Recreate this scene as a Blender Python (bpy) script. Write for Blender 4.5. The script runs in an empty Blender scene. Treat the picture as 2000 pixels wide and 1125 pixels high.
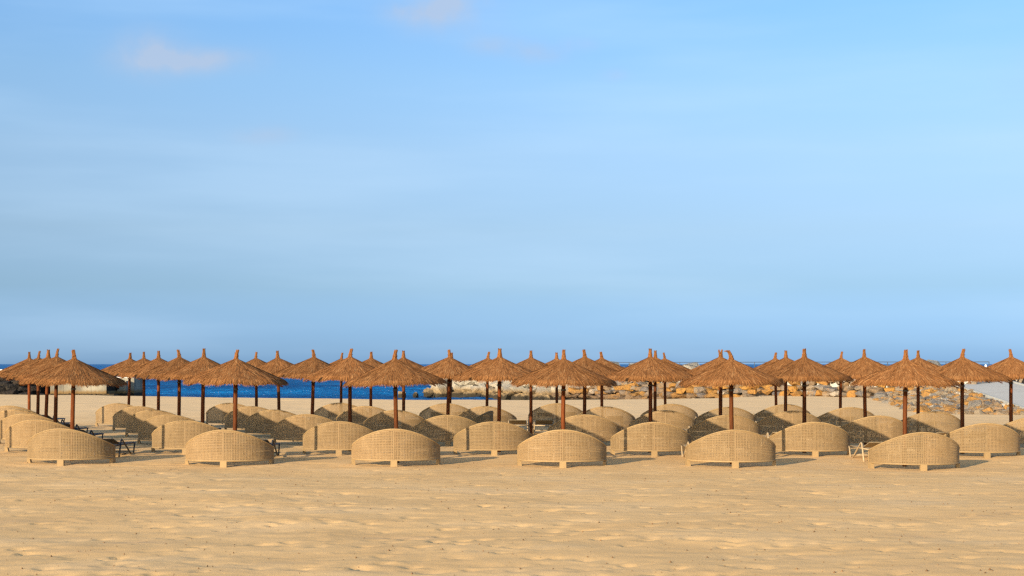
import bpy, bmesh, math, random
import numpy as np
from mathutils import Vector, Matrix, Euler

R = math.radians
random.seed(7)
scene = bpy.context.scene
col = scene.collection

# ------------------------------------------------------------------ camera
F = 2880.0                      # focal length in photo pixels (2000 wide)
EYE = 2.40
cam_d = bpy.data.cameras.new('camera')
cam_d.sensor_width = 36.0
cam_d.lens = F / 2000.0 * 36.0
cam_d.shift_y = (711.0 - 562.5) / 2000.0
cam_d.clip_start = 0.1
cam_d.clip_end = 60000
cam = bpy.data.objects.new('camera', cam_d)
cam.location = (0, 0, EYE)
cam.rotation_euler = (R(90), 0, 0)
col.objects.link(cam)
scene.camera = cam

# ------------------------------------------------------------------ sun, sky, exposure
SUN_EL, SUN_AZ = 12.7, 34.0      # elevation; light travels this far to +X off the +Y axis
travel = Vector((math.sin(R(SUN_AZ)) * math.cos(R(SUN_EL)), math.cos(R(SUN_AZ)) * math.cos(R(SUN_EL)), -math.sin(R(SUN_EL))))
sun_d = bpy.data.lights.new('sun', 'SUN')
sun_d.energy = 4.4
sun_d.angle = R(0.53)
sun_d.color = (1.0, 0.82, 0.57)
sun = bpy.data.objects.new('sun', sun_d)
sun.rotation_euler = travel.to_track_quat('-Z', 'Y').to_euler()
sun.location = (-20, -30, 20)
col.objects.link(sun)

world = bpy.data.worlds.new('World')
scene.world = world
world.use_nodes = True
wn, wl = world.node_tree.nodes, world.node_tree.links
wn.clear()
w_out = wn.new('ShaderNodeOutputWorld')
w_bg = wn.new('ShaderNodeBackground')
w_bg.inputs['Strength'].default_value = 0.15
sky = wn.new('ShaderNodeTexSky')
sky.sky_type = 'NISHITA'
sky.sun_disc = False
sky.sun_elevation = R(SUN_EL)
sky.sun_rotation = R(180 + SUN_AZ)
sky.altitude = 0
sky.air_density = 1.0
sky.dust_density = 0.6
sky.ozone_density = 2.0


def WM(op, a, b=None, c=None):
    n = wn.new('ShaderNodeMath')
    n.operation = op
    for i, v in enumerate((a, b, c)):
        if v is None:
            continue
        if isinstance(v, (int, float)):
            n.inputs[i].default_value = v
        else:
            wl.new(v, n.inputs[i])
    return n.outputs[0]


def WMIX(f, a, b, mode='MIX'):
    n = wn.new('ShaderNodeMix')
    n.data_type = 'RGBA'
    n.blend_type = mode
    for s, v in ((n.inputs[0], f), (n.inputs[6], a), (n.inputs[7], b)):
        if isinstance(v, (int, float)):
            s.default_value = v
        elif isinstance(v, tuple):
            s.default_value = v
        else:
            wl.new(v, s)
    return n.outputs[2]


w_tc = wn.new('ShaderNodeTexCoord')
w_sep = wn.new('ShaderNodeSeparateXYZ')
wl.new(w_tc.outputs['Generated'], w_sep.inputs[0])
wx, wy, wz = w_sep.outputs
w_ramp = wn.new('ShaderNodeValToRGB')          # clear dry air by elevation, the same all round
w_ramp.color_ramp.interpolation = 'LINEAR'
els = w_ramp.color_ramp.elements
STOPS = [(0.0, (.265, .52, 1.34)), (.021, (.27, .475, 1.13)), (.052, (.31, .435, .77)), (.09, (.43, .495, .70)), (.141, (.565, .608, .75)),
         (.19, (.605, .695, .83)), (.233, (.58, .735, .92)), (.5, (.56, .73, .88))]
while len(els) < len(STOPS):
    els.new(0.5)
for e_, (p_, c_) in zip(els, STOPS):
    e_.position = p_
    e_.color = (c_[0] / 2.055, c_[1] / 2.055, c_[2] / 2.055, 1)
wl.new(wz, w_ramp.inputs[0])
SKY_TINT = w_ramp
tinted = WMIX(1.0, WMIX(1.0, sky.outputs[0], w_ramp.outputs[0], 'MULTIPLY'), (1.6, 1.6, 1.6, 1), 'MULTIPLY')
# the deep blue belongs to the side of the sky away from the low sun; towards the sun the plain daylight sky remains
w_dot = wn.new('ShaderNodeVectorMath')
w_dot.operation = 'DOT_PRODUCT'
wl.new(w_tc.outputs['Generated'], w_dot.inputs[0])
w_dot.inputs[1].default_value = (travel.x, travel.y, 0)
w_mr = wn.new('ShaderNodeMapRange')
w_mr.interpolation_type = 'SMOOTHSTEP'
w_mr.inputs['From Min'].default_value = -0.25
w_mr.inputs['From Max'].default_value = 0.57
wl.new(w_dot.outputs['Value'], w_mr.inputs['Value'])
sky_col = WMIX(w_mr.outputs[0], sky.outputs[0], tinted)
# thin high veil
w_map = wn.new('ShaderNodeMapping')
w_map.inputs['Scale'].default_value = (1.2, 1.2, 9.0)
wl.new(w_tc.outputs['Generated'], w_map.inputs[0])
w_n1 = wn.new('ShaderNodeTexNoise')
w_n1.inputs['Scale'].default_value = 2.6
w_n1.inputs['Detail'].default_value = 4
w_n1.inputs['Roughness'].default_value = 0.5
wl.new(w_map.outputs[0], w_n1.inputs['Vector'])
veil = WM('MULTIPLY', WM('SMOOTH_MAX', WM('SUBTRACT', w_n1.outputs[0], 0.44), 0.0, 0.1), 0.95)
VEIL_COL = (2.1, 2.9, 3.72, 1)
sky_col = WMIX(veil, sky_col, VEIL_COL)
# a few small grey-lilac cloud puffs: soft blobs broken up by noise
w_n2 = wn.new('ShaderNodeTexNoise')
w_n2.inputs['Scale'].default_value = 34
w_n2.inputs['Detail'].default_value = 5
w_n2.inputs['Roughness'].default_value = 0.55
wl.new(w_tc.outputs['Generated'], w_n2.inputs['Vector'])
frac = w_n2.outputs[0]
ax = WM('DIVIDE', wx, wy)
az_ = WM('DIVIDE', wz, wy)
CLOUDS = [(-0.246, 0.209, 0.020, 0.013, .9), (-0.215, 0.206, 0.035, 0.007, .75), (-0.048, 0.243, 0.026, 0.014, .9),
          (0.018, 0.211, 0.018, 0.006, .45), (0.045, 0.217, 0.010, 0.004, .4), (-0.168, 0.155, 0.018, 0.005, .45),
          (0.070, 0.195, 0.008, 0.004, .35), (-0.013, 0.216, 0.020, 0.006, .35), (-0.075, .238, .012, .006, .4),
          (0.42, 0.19, 0.05, 0.02, .8), (-0.55, 0.23, 0.06, 0.022, .8)]
tot = None
front = WM('GREATER_THAN', wy, 0.05)
for cx, cz, rx, rz, k in CLOUDS:
    dx = WM('DIVIDE', WM('SUBTRACT', ax, cx), rx)
    dz = WM('DIVIDE', WM('SUBTRACT', az_, cz), rz)
    d2 = WM('ADD', WM('MULTIPLY', dx, dx), WM('MULTIPLY', dz, dz))
    g = WM('MULTIPLY', WM('EXPONENT', WM('MULTIPLY', d2, -0.8)), k)
    tot = g if tot is None else WM('ADD', tot, g)
cl = WM('MULTIPLY', tot, WM('MULTIPLY', WM('SUBTRACT', frac, 0.24), 2.6))
cl = WM('MULTIPLY', WM('MINIMUM', WM('MAXIMUM', cl, 0.0), 0.75), front)
CLOUD_COL = (1.7, 2.05, 2.66, 1)
sky_col = WMIX(cl, sky_col, CLOUD_COL)
wl.new(sky_col, w_bg.inputs['Color'])
wl.new(w_bg.outputs[0], w_out.inputs[0])

scene.cycles.use_denoising = False
scene.cycles.filter_width = 1.4
scene.view_settings.view_transform = 'Standard'
scene.view_settings.look = 'None'
scene.view_settings.exposure = 0.95
scene.view_settings.gamma = 1.0
scene.view_settings.use_curve_mapping = False


# ------------------------------------------------------------------ materials
class NT:
    """small helper around a material node tree"""
    def __init__(self, name, rough=0.8, spec=0.3):
        self.m = bpy.data.materials.new(name)
        self.m.use_nodes = True
        self.t = self.m.node_tree
        self.n, self.l = self.t.nodes, self.t.links
        self.b = self.n['Principled BSDF']
        self.b.inputs['Roughness'].default_value = rough
        self.b.inputs['Specular IOR Level'].default_value = spec
        self.tc = self.n.new('ShaderNodeTexCoord')
        self.oi = self.n.new('ShaderNodeObjectInfo')
        self.geo = self.n.new('ShaderNodeNewGeometry')

    def set(self, sock, v):
        if isinstance(v, (int, float)):
            sock.default_value = v
        elif isinstance(v, tuple):
            sock.default_value = v if len(v) == 4 or sock.type == 'VECTOR' else (*v, 1)
        else:
            self.l.new(v, sock)

    def math(self, op, a, b=0.0, clamp=False):
        n = self.n.new('ShaderNodeMath')
        n.operation = op
        n.use_clamp = clamp
        self.set(n.inputs[0], a)
        self.set(n.inputs[1], b)
        return n.outputs[0]

    def noise(self, vec, scale, detail=3, rough=0.5, mscale=None, out=0):
        if mscale:
            mp = self.n.new('ShaderNodeMapping')
            mp.inputs['Scale'].default_value = mscale
            self.l.new(vec, mp.inputs[0])
            vec = mp.outputs[0]
        n = self.n.new('ShaderNodeTexNoise')
        n.inputs['Scale'].default_value = scale
        n.inputs['Detail'].default_value = detail
        n.inputs['Roughness'].default_value = rough
        self.l.new(vec, n.inputs['Vector'])
        return n.outputs[out]

    def ramp(self, f, stops, interp='LINEAR'):
        n = self.n.new('ShaderNodeValToRGB')
        n.color_ramp.interpolation = interp
        e = n.color_ramp.elements
        while len(e) < len(stops):
            e.new(0.5)
        for i, (p, c) in enumerate(stops):
            e[i].position = p
            e[i].color = (*c, 1) if len(c) == 3 else c
        self.set(n.inputs[0], f)
        return n.outputs[0]

    def mix(self, f, a, b, mode='MIX'):
        n = self.n.new('ShaderNodeMix')
        n.data_type = 'RGBA'
        n.blend_type = mode
        self.set(n.inputs[0], f)
        self.set(n.inputs[6], a)
        self.set(n.inputs[7], b)
        return n.outputs[2]

    def col(self, c):
        self.set(self.b.inputs['Base Color'], c)

    def bump(self, h, dist, strength=1.0):
        n = self.n.new('ShaderNodeBump')
        n.inputs['Distance'].default_value = dist
        n.inputs['Strength'].default_value = strength
        self.l.new(h, n.inputs['Height'])
        self.l.new(n.outputs[0], self.b.inputs['Normal'])


def simple(name, c, rough=0.7, spec=0.3, var=0.15, scale=9.0, bump=0.0, mscale=None):
    m = NT(name, rough, spec)
    nz = m.noise(m.tc.outputs['Object'], scale, 4, 0.6, mscale)
    lo = tuple(x * (1 - var) for x in c)
    hi = tuple(min(1, x * (1 + var)) for x in c)
    base = m.ramp(nz, [(0.3, lo), (0.7, hi)])
    tone = m.math('MULTIPLY_ADD', m.oi.outputs['Random'], 0.22)
    m.n[-1].inputs[2].default_value = 0.89
    m.col(m.mix(1.0, base, tone, 'MULTIPLY'))
    if bump:
        m.bump(nz, bump)
    return m.m


# sand
m = NT('sand_grains', 0.95, 0.15)
P = m.geo.outputs['Position']
broad = m.noise(P, 0.35, 4, 0.55, (1, 1.6, 1))
fine = m.noise(P, 14, 4, 0.7, (1, 1, 1))
patch = m.noise(P, 0.9, 3, 0.5, (0.5, 1.7, 1))
speck = m.noise(P, 70, 2, 0.6)
c = m.ramp(broad, [(0.32, (0.705, 0.43, 0.175)), (0.52, (0.77, 0.482, 0.205)), (0.70, (0.785, 0.515, 0.245))])
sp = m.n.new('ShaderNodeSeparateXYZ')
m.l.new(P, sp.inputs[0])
paler = m.math('ADD', m.math('MULTIPLY', sp.outputs[1], 0.01), m.math('MULTIPLY', broad, 0.12))
c = m.mix(m.ramp(paler, [(0.50, (0, 0, 0)), (0.78, (1, 1, 1))]), c, (0.84, 0.565, 0.285))      # sand colour gets lighter towards the sea
c = m.mix(m.ramp(patch, [(0.60, (0, 0, 0)), (0.76, (0.75, 0.75, 0.75))]), c, (0.60, 0.385, 0.19))
c = m.mix(m.ramp(fine, [(0.35, (0.28, 0.28, 0.28)), (0.6, (0, 0, 0))]), c, (0.53, 0.385, 0.23))
c = m.mix(m.ramp(speck, [(0.66, (0, 0, 0)), (0.74, (0.55, 0.55, 0.55))]), c, (0.33, 0.22, 0.12))
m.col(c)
hb = m.math('ADD', m.math('MULTIPLY', fine, 0.6), m.math('MULTIPLY', speck, 0.4))
m.bump(hb, 0.006)
M_SAND = m.m

# sea
m = NT('sea_water', 0.3, 0.2)
P = m.geo.outputs['Position']
w1 = m.noise(P, 0.42, 6, 0.7, (0.5, 1.0, 1))
w2 = m.noise(P, 0.03, 3, 0.5, (0.3, 1.2, 1))
c = m.ramp(w2, [(0.35, (0.001, 0.080, 0.265)), (0.65, (0.002, 0.165, 0.46))])
m.bump(w1, 2.6)
bmp = [n for n in m.n if n.type == 'BUMP'][0]
dif = m.n.new('ShaderNodeBsdfDiffuse')
gls = m.n.new('ShaderNodeBsdfGlossy')
gls.inputs['Roughness'].default_value = 0.18
fre = m.n.new('ShaderNodeFresnel')
fre.inputs['IOR'].default_value = 1.33
mixs = m.n.new('ShaderNodeMixShader')
m.l.new(c, dif.inputs['Color'])
for n_ in (dif, gls, fre):
    m.l.new(bmp.outputs[0], n_.inputs['Normal'])
fac = m.math('MINIMUM', m.math('MULTIPLY', fre.outputs[0], 0.7), 0.34)   # wave facets hide each other at grazing view
m.l.new(fac, mixs.inputs[0])
m.l.new(dif.outputs[0], mixs.inputs[1])
m.l.new(gls.outputs[0], mixs.inputs[2])
m.l.new(mixs.outputs[0], m.n['Material Output'].inputs['Surface'])
m.n.remove(m.b)
M_SEA = m.m

# thatch
m = NT('dry_reed_thatch', 0.85, 0.12)
at = m.n.new('ShaderNodeAttribute')
at.attribute_name = 'tint'
tv = at.outputs['Fac']
c = m.ramp(tv, [(0.0, (0.10, 0.042, 0.015)), (0.35, (0.23, 0.098, 0.032)), (0.75, (0.33, 0.152, 0.053)), (1.0, (0.42, 0.235, 0.10))])
nz = m.noise(m.tc.outputs['Object'], 3.0, 3, 0.6)
c = m.mix(m.ramp(nz, [(0.35, (0.32, 0.32, 0.32)), (0.65, (0, 0, 0))]), c, (0.20, 0.082, 0.024))
tone = m.ramp(m.oi.outputs['Random'], [(0, (0.90, 0.88, 0.86)), (1, (1.07, 1.03, 1.0))])
m.col(m.mix(1.0, c, tone, 'MULTIPLY'))
M_THATCH = m.m
M_UNDER = simple('thatch_underlay', (0.15, 0.062, 0.018), 0.9, 0.1, 0.3, 18)

# pole wood
m = NT('varnished_pole_wood', 0.7, 0.12)
nz = m.noise(m.tc.outputs['Object'], 6.0, 4, 0.6, (6, 6, 0.6))
c = m.ramp(nz, [(0.3, (0.085, 0.025, 0.007)), (0.55, (0.15, 0.045, 0.012)), (0.75, (0.21, 0.07, 0.02))])
tone = m.ramp(m.oi.outputs['Random'], [(0, (0.55, 0.58, 0.6)), (1, (1.05, 0.9, 0.8))])
m.col(m.mix(1.0, c, tone, 'MULTIPLY'))
m.bump(nz, 0.006)
M_POLE = m.m

# wicker
m = NT('woven_tan_wicker', 0.62, 0.25)
P = m.tc.outputs['Object']
nz = m.noise(P, 3.0, 4, 0.6)
st = m.noise(P, 5.0, 3, 0.6, (14, 14, 0.5))
c = m.ramp(nz, [(0.3, (0.195, 0.129, 0.062)), (0.7, (0.243, 0.165, 0.083))])
c = m.mix(m.ramp(st, [(0.45, (0, 0, 0)), (0.7, (0.5, 0.5, 0.5))]), c, (0.27, 0.188, 0.10))
tone = m.ramp(m.oi.outputs['Random'], [(0, (0.9, 0.9, 0.88)), (1, (1.08, 1.05, 1.03))])
m.col(m.mix(1.0, c, tone, 'MULTIPLY'))
M_WICKER = m.m
M_RIM = simple('tan_plastic_trim', (0.29, 0.195, 0.092), 0.6, 0.25, 0.1, 6)
M_DARK = simple('charcoal_metal', (0.030, 0.030, 0.033), 0.45, 0.4, 0.2, 6)
M_DSLING = simple('charcoal_sling', (0.045, 0.045, 0.05), 0.8, 0.2, 0.2, 30)
M_BEIGE = simple('beige_metal', (0.34, 0.255, 0.155), 0.5, 0.35, 0.1, 6)
M_BSLING = simple('beige_sling', (0.33, 0.26, 0.165), 0.8, 0.2, 0.12, 30)


def rock_mat(name, stops, tide=None, rust=0.5):
    m = NT(name, 0.9, 0.15)
    P = m.geo.outputs['Position']
    base = m.ramp(m.oi.outputs['Random'], stops, 'CONSTANT')
    n1 = m.noise(P, 1.6, 5, 0.65)
    n2 = m.noise(P, 7.0, 4, 0.7)
    c = m.mix(m.ramp(n2, [(0.32, (0.55, 0.55, 0.55)), (0.55, (0, 0, 0))]), base, (0.085, 0.068, 0.05))
    c = m.mix(m.math('MULTIPLY', m.ramp(n1, [(0.54, (0, 0, 0)), (0.68, (1, 1, 1))]), rust), c, (0.33, 0.165, 0.045))
    if tide:
        sp = m.n.new('ShaderNodeSeparateXYZ')
        m.l.new(P, sp.inputs[0])
        zz = m.math('ADD', sp.outputs[2], m.math('MULTIPLY', m.math('SUBTRACT', n1, 0.5), 0.7))
        f1 = m.ramp(m.math('MULTIPLY_ADD', zz, 0.5), [(0.30, (1, 1, 1)), (0.55, (0, 0, 0))])
        f1.node.inputs[0].links[0].from_node.inputs[2].default_value = 0.5
        c = m.mix(m.math('MULTIPLY', f1, 0.85), c, tide[0])
        f2 = m.ramp(m.math('MULTIPLY_ADD', zz, 0.5), [(0.13, (1, 1, 1)), (0.22, (0, 0, 0))])
        f2.node.inputs[0].links[0].from_node.inputs[2].default_value = 0.5
        c = m.mix(m.math('MULTIPLY', f2, 0.9), c, tide[1])
    m.col(c)
    m.bump(m.math('ADD', m.math('MULTIPLY', n1, 0.5), m.math('MULTIPLY', n2, 0.5)), 0.28)
    return m.m


M_PALE = rock_mat('pale_quarry_stone', [(0, (0.36, 0.325, 0.255)), (0.3, (0.30, 0.28, 0.24)), (0.6, (0.39, 0.35, 0.275)), (0.85, (0.23, 0.21, 0.17))],
                  ((0.26, 0.17, 0.075), (0.02, 0.02, 0.016)), 0.15)
M_MIX = rock_mat('mixed_ochre_stone', [(0, (0.36, 0.18, 0.048)), (0.18, (0.22, 0.17, 0.125)), (0.36, (0.27, 0.205, 0.14)), (0.50, (0.17, 0.15, 0.135)),
                                       (0.62, (0.38, 0.19, 0.045)), (0.76, (0.22, 0.15, 0.09)), (0.90, (0.36, 0.30, 0.23))],
                 ((0.17, 0.105, 0.055), (0.02, 0.018, 0.015)), 0.75)
M_RAMPROCK = rock_mat('weathered_ochre_stone', [(0, (0.36, 0.19, 0.06)), (0.22, (0.22, 0.195, 0.165)), (0.40, (0.27, 0.215, 0.15)), (0.55, (0.17, 0.16, 0.15)),
                                            (0.62, (0.39, 0.20, 0.055)), (0.80, (0.28, 0.205, 0.13)), (0.93, (0.42, 0.38, 0.32))], None, 0.75)
M_LOOSE = rock_mat('loose_stone', [(0, (0.26, 0.18, 0.105)), (0.5, (0.26, 0.18, 0.105))], None, 0.9)
M_DARKROCK = rock_mat('near_black_stone', [(0, (0.010, 0.010, 0.011)), (0.5, (0.017, 0.014, 0.013)), (0.8, (0.026, 0.019, 0.014))], None, 0.04)  # near-black stone tones, varied from boulder to boulder
M_CORE = simple('rubble_core', (0.028, 0.022, 0.017), 0.95, 0.1, 0.3, 1.5, 0.05)
M_CONC = simple('pale_concrete', (0.45, 0.44, 0.40), 0.9, 0.15, 0.12, 0.6, 0.01)  # plain grey concrete for walkway and kerbs
M_ROAD = simple('ramp_concrete', (0.52, 0.485, 0.42), 0.9, 0.15, 0.07, 0.5, 0.004)
M_WHITE = simple('white_paint', (0.80, 0.79, 0.76), 0.6, 0.3, 0.03, 3)
M_STEEL = simple('dark_railing_steel', (0.055, 0.07, 0.10), 0.5, 0.4, 0.1, 4)
M_PEB = simple('brown_grit', (0.16, 0.095, 0.05), 0.9, 0.1, 0.5, 3)

# stained quay concrete
m = NT('stained_quay_concrete', 0.9, 0.15)
P = m.geo.outputs['Position']
n1 = m.noise(P, 0.5, 4, 0.6, (1, 1, 0.5))
n2 = m.noise(P, 2.2, 4, 0.6, (2.2, 1, 0.35))
c = m.ramp(n1, [(0.38, (0.13, 0.12, 0.10)), (0.52, (0.27, 0.245, 0.19)), (0.7, (0.33, 0.30, 0.24))])
c = m.mix(m.ramp(n2, [(0.5, (0, 0, 0)), (0.7, (0.45, 0.45, 0.45))]), c, (0.22, 0.19, 0.14))
sp = m.n.new('ShaderNodeSeparateXYZ')
m.l.new(P, sp.inputs[0])
zz = m.math('ADD', sp.outputs[2], m.math('MULTIPLY', m.math('SUBTRACT', n2, 0.5), 0.3))
c = m.mix(m.ramp(zz, [(0.22, (0.9, 0.9, 0.9)), (0.42, (0, 0, 0))]), c, (0.17, 0.105, 0.04))
c = m.mix(m.ramp(zz, [(0.05, (0.95, 0.95, 0.95)), (0.14, (0, 0, 0))]), c, (0.016, 0.015, 0.012))
m.col(c)
m.bump(n2, 0.02)
M_QUAY = m.m


# ------------------------------------------------------------------ object helpers
def tag(o, label=None, cat=None, group=None, kind=None):
    if label:
        o['label'] = label
    if cat:
        o['category'] = cat
    if group:
        o['group'] = group
    if kind:
        o['kind'] = kind
    return o


def empty(name, loc=(0, 0, 0), rz=0.0):
    o = bpy.data.objects.new(name, None)
    o.empty_display_size = 0.1
    o.location = loc
    o.rotation_euler = (0, 0, rz)
    col.objects.link(o)
    return o


def link(name, me, parent=None, loc=None, rot=None):
    o = bpy.data.objects.new(name, me)
    col.objects.link(o)
    if parent:
        o.parent = parent
    if loc is not None:
        o.location = loc
    if rot is not None:
        o.rotation_euler = rot
    return o


class MB:
    def __init__(self):
        self.v, self.f = [], []

    def add(self, vs, fs):
        k = len(self.v)
        self.v += [tuple(p) for p in vs]
        self.f += [tuple(i + k for i in f) for f in fs]

    def box(self, x0, x1, y0, y1, z0, z1, M=None):
        vs = [(x, y, z) for z in (z0, z1) for y in (y0, y1) for x in (x0, x1)]
        if M:
            vs = [M @ Vector(p) for p in vs]
        self.add(vs, [(0, 2, 3, 1), (4, 5, 7, 6), (0, 1, 5, 4), (2, 6, 7, 3), (0, 4, 6, 2), (1, 3, 7, 5)])

    def tube(self, pts, rads, n=8, cap=True):
        """round tube along a polyline; rads one value or one per point"""
        pts = [Vector(p) for p in pts]
        if isinstance(rads, (int, float)):
            rads = [rads] * len(pts)
        vs, fs = [], []
        for i, p in enumerate(pts):
            d = (pts[min(i + 1, len(pts) - 1)] - pts[max(i - 1, 0)]).normalized()
            u = d.cross(Vector((0, 0, 1)))
            if u.length < 0.05:
                u = d.cross(Vector((0, 1, 0)))
            u.normalize()
            w = d.cross(u)
            for k in range(n):
                a = 2 * math.pi * k / n
                vs.append(p + (u * math.cos(a) + w * math.sin(a)) * rads[i])
        for i in range(len(pts) - 1):
            for k in range(n):
                a, b = i * n + k, i * n + (k + 1) % n
                fs.append((a, b, b + n, a + n))
        if cap:
            fs.append(tuple(range(n - 1, -1, -1)))
            fs.append(tuple((len(pts) - 1) * n + k for k in range(n)))
        self.add(vs, fs)

    def mesh(self, name, mat, smooth=False):
        me = bpy.data.meshes.new(name)
        me.from_pydata(self.v, [], self.f)
        me.materials.append(mat)
        bm = bmesh.new()
        bm.from_mesh(me)
        bmesh.ops.recalc_face_normals(bm, faces=bm.faces)
        bm.to_mesh(me)
        bm.free()
        if smooth:
            me.polygons.foreach_set('use_smooth', [True] * len(me.polygons))
        me.update()
        return me


def tensor_mesh(name, xs, ys, Z, mat):
    """regular sheet over xs by ys with heights Z[iy, ix]"""
    nx, ny = len(xs), len(ys)
    co = np.empty((ny, nx, 3), dtype=np.float32)
    co[..., 0] = xs[None, :]
    co[..., 1] = ys[:, None]
    co[..., 2] = Z
    i = np.arange(ny - 1)[:, None] * nx + np.arange(nx - 1)[None, :]
    quads = np.stack([i, i + 1, i + nx + 1, i + nx], axis=-1).reshape(-1, 4).astype(np.int32)
    me = bpy.data.meshes.new(name)
    me.vertices.add(nx * ny)
    me.vertices.foreach_set('co', co.reshape(-1))
    nq = len(quads)
    me.loops.add(nq * 4)
    me.loops.foreach_set('vertex_index', quads.reshape(-1))
    me.polygons.add(nq)
    me.polygons.foreach_set('loop_start', np.arange(0, nq * 4, 4, dtype=np.int32))
    me.polygons.foreach_set('use_smooth', np.ones(nq, dtype=bool))
    me.update(calc_edges=True)
    me.materials.append(mat)
    return me


def vnoise(X, Y, seed):
    """smooth value noise, about -1..1"""
    rs = np.random.RandomState(seed)
    T = rs.rand(256, 256).astype(np.float32) * 2 - 1
    xi, yi = np.floor(X).astype(np.int64), np.floor(Y).astype(np.int64)
    fx, fy = (X - xi).astype(np.float32), (Y - yi).astype(np.float32)
    fx, fy = fx * fx * fx * (fx * (fx * 6 - 15) + 10), fy * fy * fy * (fy * (fy * 6 - 15) + 10)
    a, b = T[yi & 255, xi & 255], T[yi & 255, (xi + 1) & 255]
    c_, d = T[(yi + 1) & 255, xi & 255], T[(yi + 1) & 255, (xi + 1) & 255]
    return (a * (1 - fx) + b * fx) * (1 - fy) + (c_ * (1 - fx) + d * fx) * fy


def sstep(a, b, x):
    t = np.clip((x - a) / (b - a), 0, 1)
    return t * t * (3 - 2 * t)


def axis(parts):
    """joined coordinates from (start, end, step) pieces"""
    out = []
    for a, b, s in parts:
        n = max(1, int(round((b - a) / s)))
        out += list(np.linspace(a, b, n, endpoint=False))
    out.append(parts[-1][1])
    return np.array(out, dtype=np.float64)


# ------------------------------------------------------------------ sand
SEA_Z = -1.2


def shore_y(x):
    return np.interp(x, [-200, -60, -40, -31, -17, -5, 1, 9, 14, 19, 26, 32, 60, 200],
                     [150, 122, 113, 110, 101, 96.0, 95.5, 97, 101, 108, 116, 130, 160, 190])


def ground_z(x, y):
    x, y = np.asarray(x, float), np.asarray(y, float)
    z = 0.09 * sstep(34.0, 41.0, y)
    s = y - shore_y(x)
    return z - sstep(-1.0, 16.0, s) * 3.2


gx = axis([(-400, -60, 20), (-60, -34, 1.0), (-34, -13, 0.19), (-13, 13, 0.064), (13, 34, 0.19), (34, 60, 1.0), (60, 400, 20)])
gy = axis([(-200, 0, 12), (0, 14, 0.7), (14, 36, 0.060), (36, 62, 0.11), (62, 98, 0.17), (98, 135, 0.5), (135, 260, 5)])
GX, GY = np.meshgrid(gx, gy)
Z = ground_z(GX, GY)
land = 1 - sstep(-3, 3, GY - shore_y(GX))
leftish = 0.72 + 0.28 * sstep(4, -9, GX)
Zr = 0.022 * vnoise(GX / 2.9, GY / 1.9, 1) + 0.010 * vnoise(GX / 0.95 + 9, GY / 0.8, 2) * leftish
n3 = vnoise(GX / 0.36, GY / 0.27 + 5, 3)
Zr += 0.0055 * n3 * leftish + 0.002 * vnoise(GX / 0.15, GY / 0.13, 4)
warp = 0.5 * vnoise(GX / 5.0, GY / 3.0, 5) + 0.12 * vnoise(GX / 0.8, GY / 0.8, 6)
Zr += 0.0022 * np.sin((GY + warp) * 2 * math.pi / 0.62) * (0.5 + 0.5 * vnoise(GX / 3.5, GY / 1.1, 7))
rs = np.random.RandomState(11)


def dent(x, y, a, L, W, dep):
    """a footprint: shaped to the sun, a steep near wall for shade, then a long gentle slope out"""
    r = L * 4.2
    i0, i1 = np.searchsorted(gx, [x - r, x + r])
    j0, j1 = np.searchsorted(gy, [y - r, y + r])
    if i1 - i0 < 2 or j1 - j0 < 2:
        return
    dx, dy = GX[j0:j1, i0:i1] - x, GY[j0:j1, i0:i1] - y
    u = (dx * math.cos(a) + dy * math.sin(a)) / L
    v = (-dx * math.sin(a) + dy * math.cos(a)) / W
    prof = np.where(u < 0, sstep(-0.55, 0.0, u), np.clip(1 - u / 3.6, 0, 1) ** 1.3)  # profile shaped for the light: shaded near wall, no bright far wall
    Zr[j0:j1, i0:i1] += dep * (-prof * np.exp(-np.abs(v) ** 2.5) + 0.25 * np.exp(-((u + 0.75) / 0.45) ** 2 - (v / 1.2) ** 2))


for _ in range(3600):
    y = 14 + 50 * rs.rand() ** 1.25
    x = (rs.rand() * 2 - 1) * min(20, y * 0.37)
    if x > 0 and y < 34 and rs.rand() < 0.2:
        continue
    dent(x, y, 0.98 + rs.randn() * 0.7, 0.07 + 0.06 * rs.rand(), 0.06 + 0.06 * rs.rand(), 0.005 + 0.032 * rs.rand() ** 4)
for k in range(16):                                   # a few walked tracks
    x, y, a = rs.uniform(-12, 9), rs.uniform(15, 31), rs.uniform(-0.5, 0.5) + (math.pi if rs.rand() < .5 else 0)
    for s in range(14):
        sd = 1 if s % 2 else -1
        dent(x - math.sin(a) * 0.11 * sd, y + math.cos(a) * 0.11 * sd, 0.98 + rs.randn() * 0.4, 0.11, 0.09, 0.018 + 0.016 * rs.rand())
        x, y, a = x + math.cos(a) * 0.62, y + math.sin(a) * 0.62, a + rs.uniform(-.12, .12)
Z = Z + Zr * land
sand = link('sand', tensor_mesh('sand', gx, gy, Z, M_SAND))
tag(sand, 'golden beach sand with footprints and low ridges', 'sand', kind='structure')


def sand_at(x, y):
    i = min(max(np.searchsorted(gx, x), 1), len(gx) - 1)
    j = min(max(np.searchsorted(gy, y), 1), len(gy) - 1)
    return float(min(Z[j, i], Z[j - 1, i - 1], Z[j, i - 1], Z[j - 1, i]))


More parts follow.
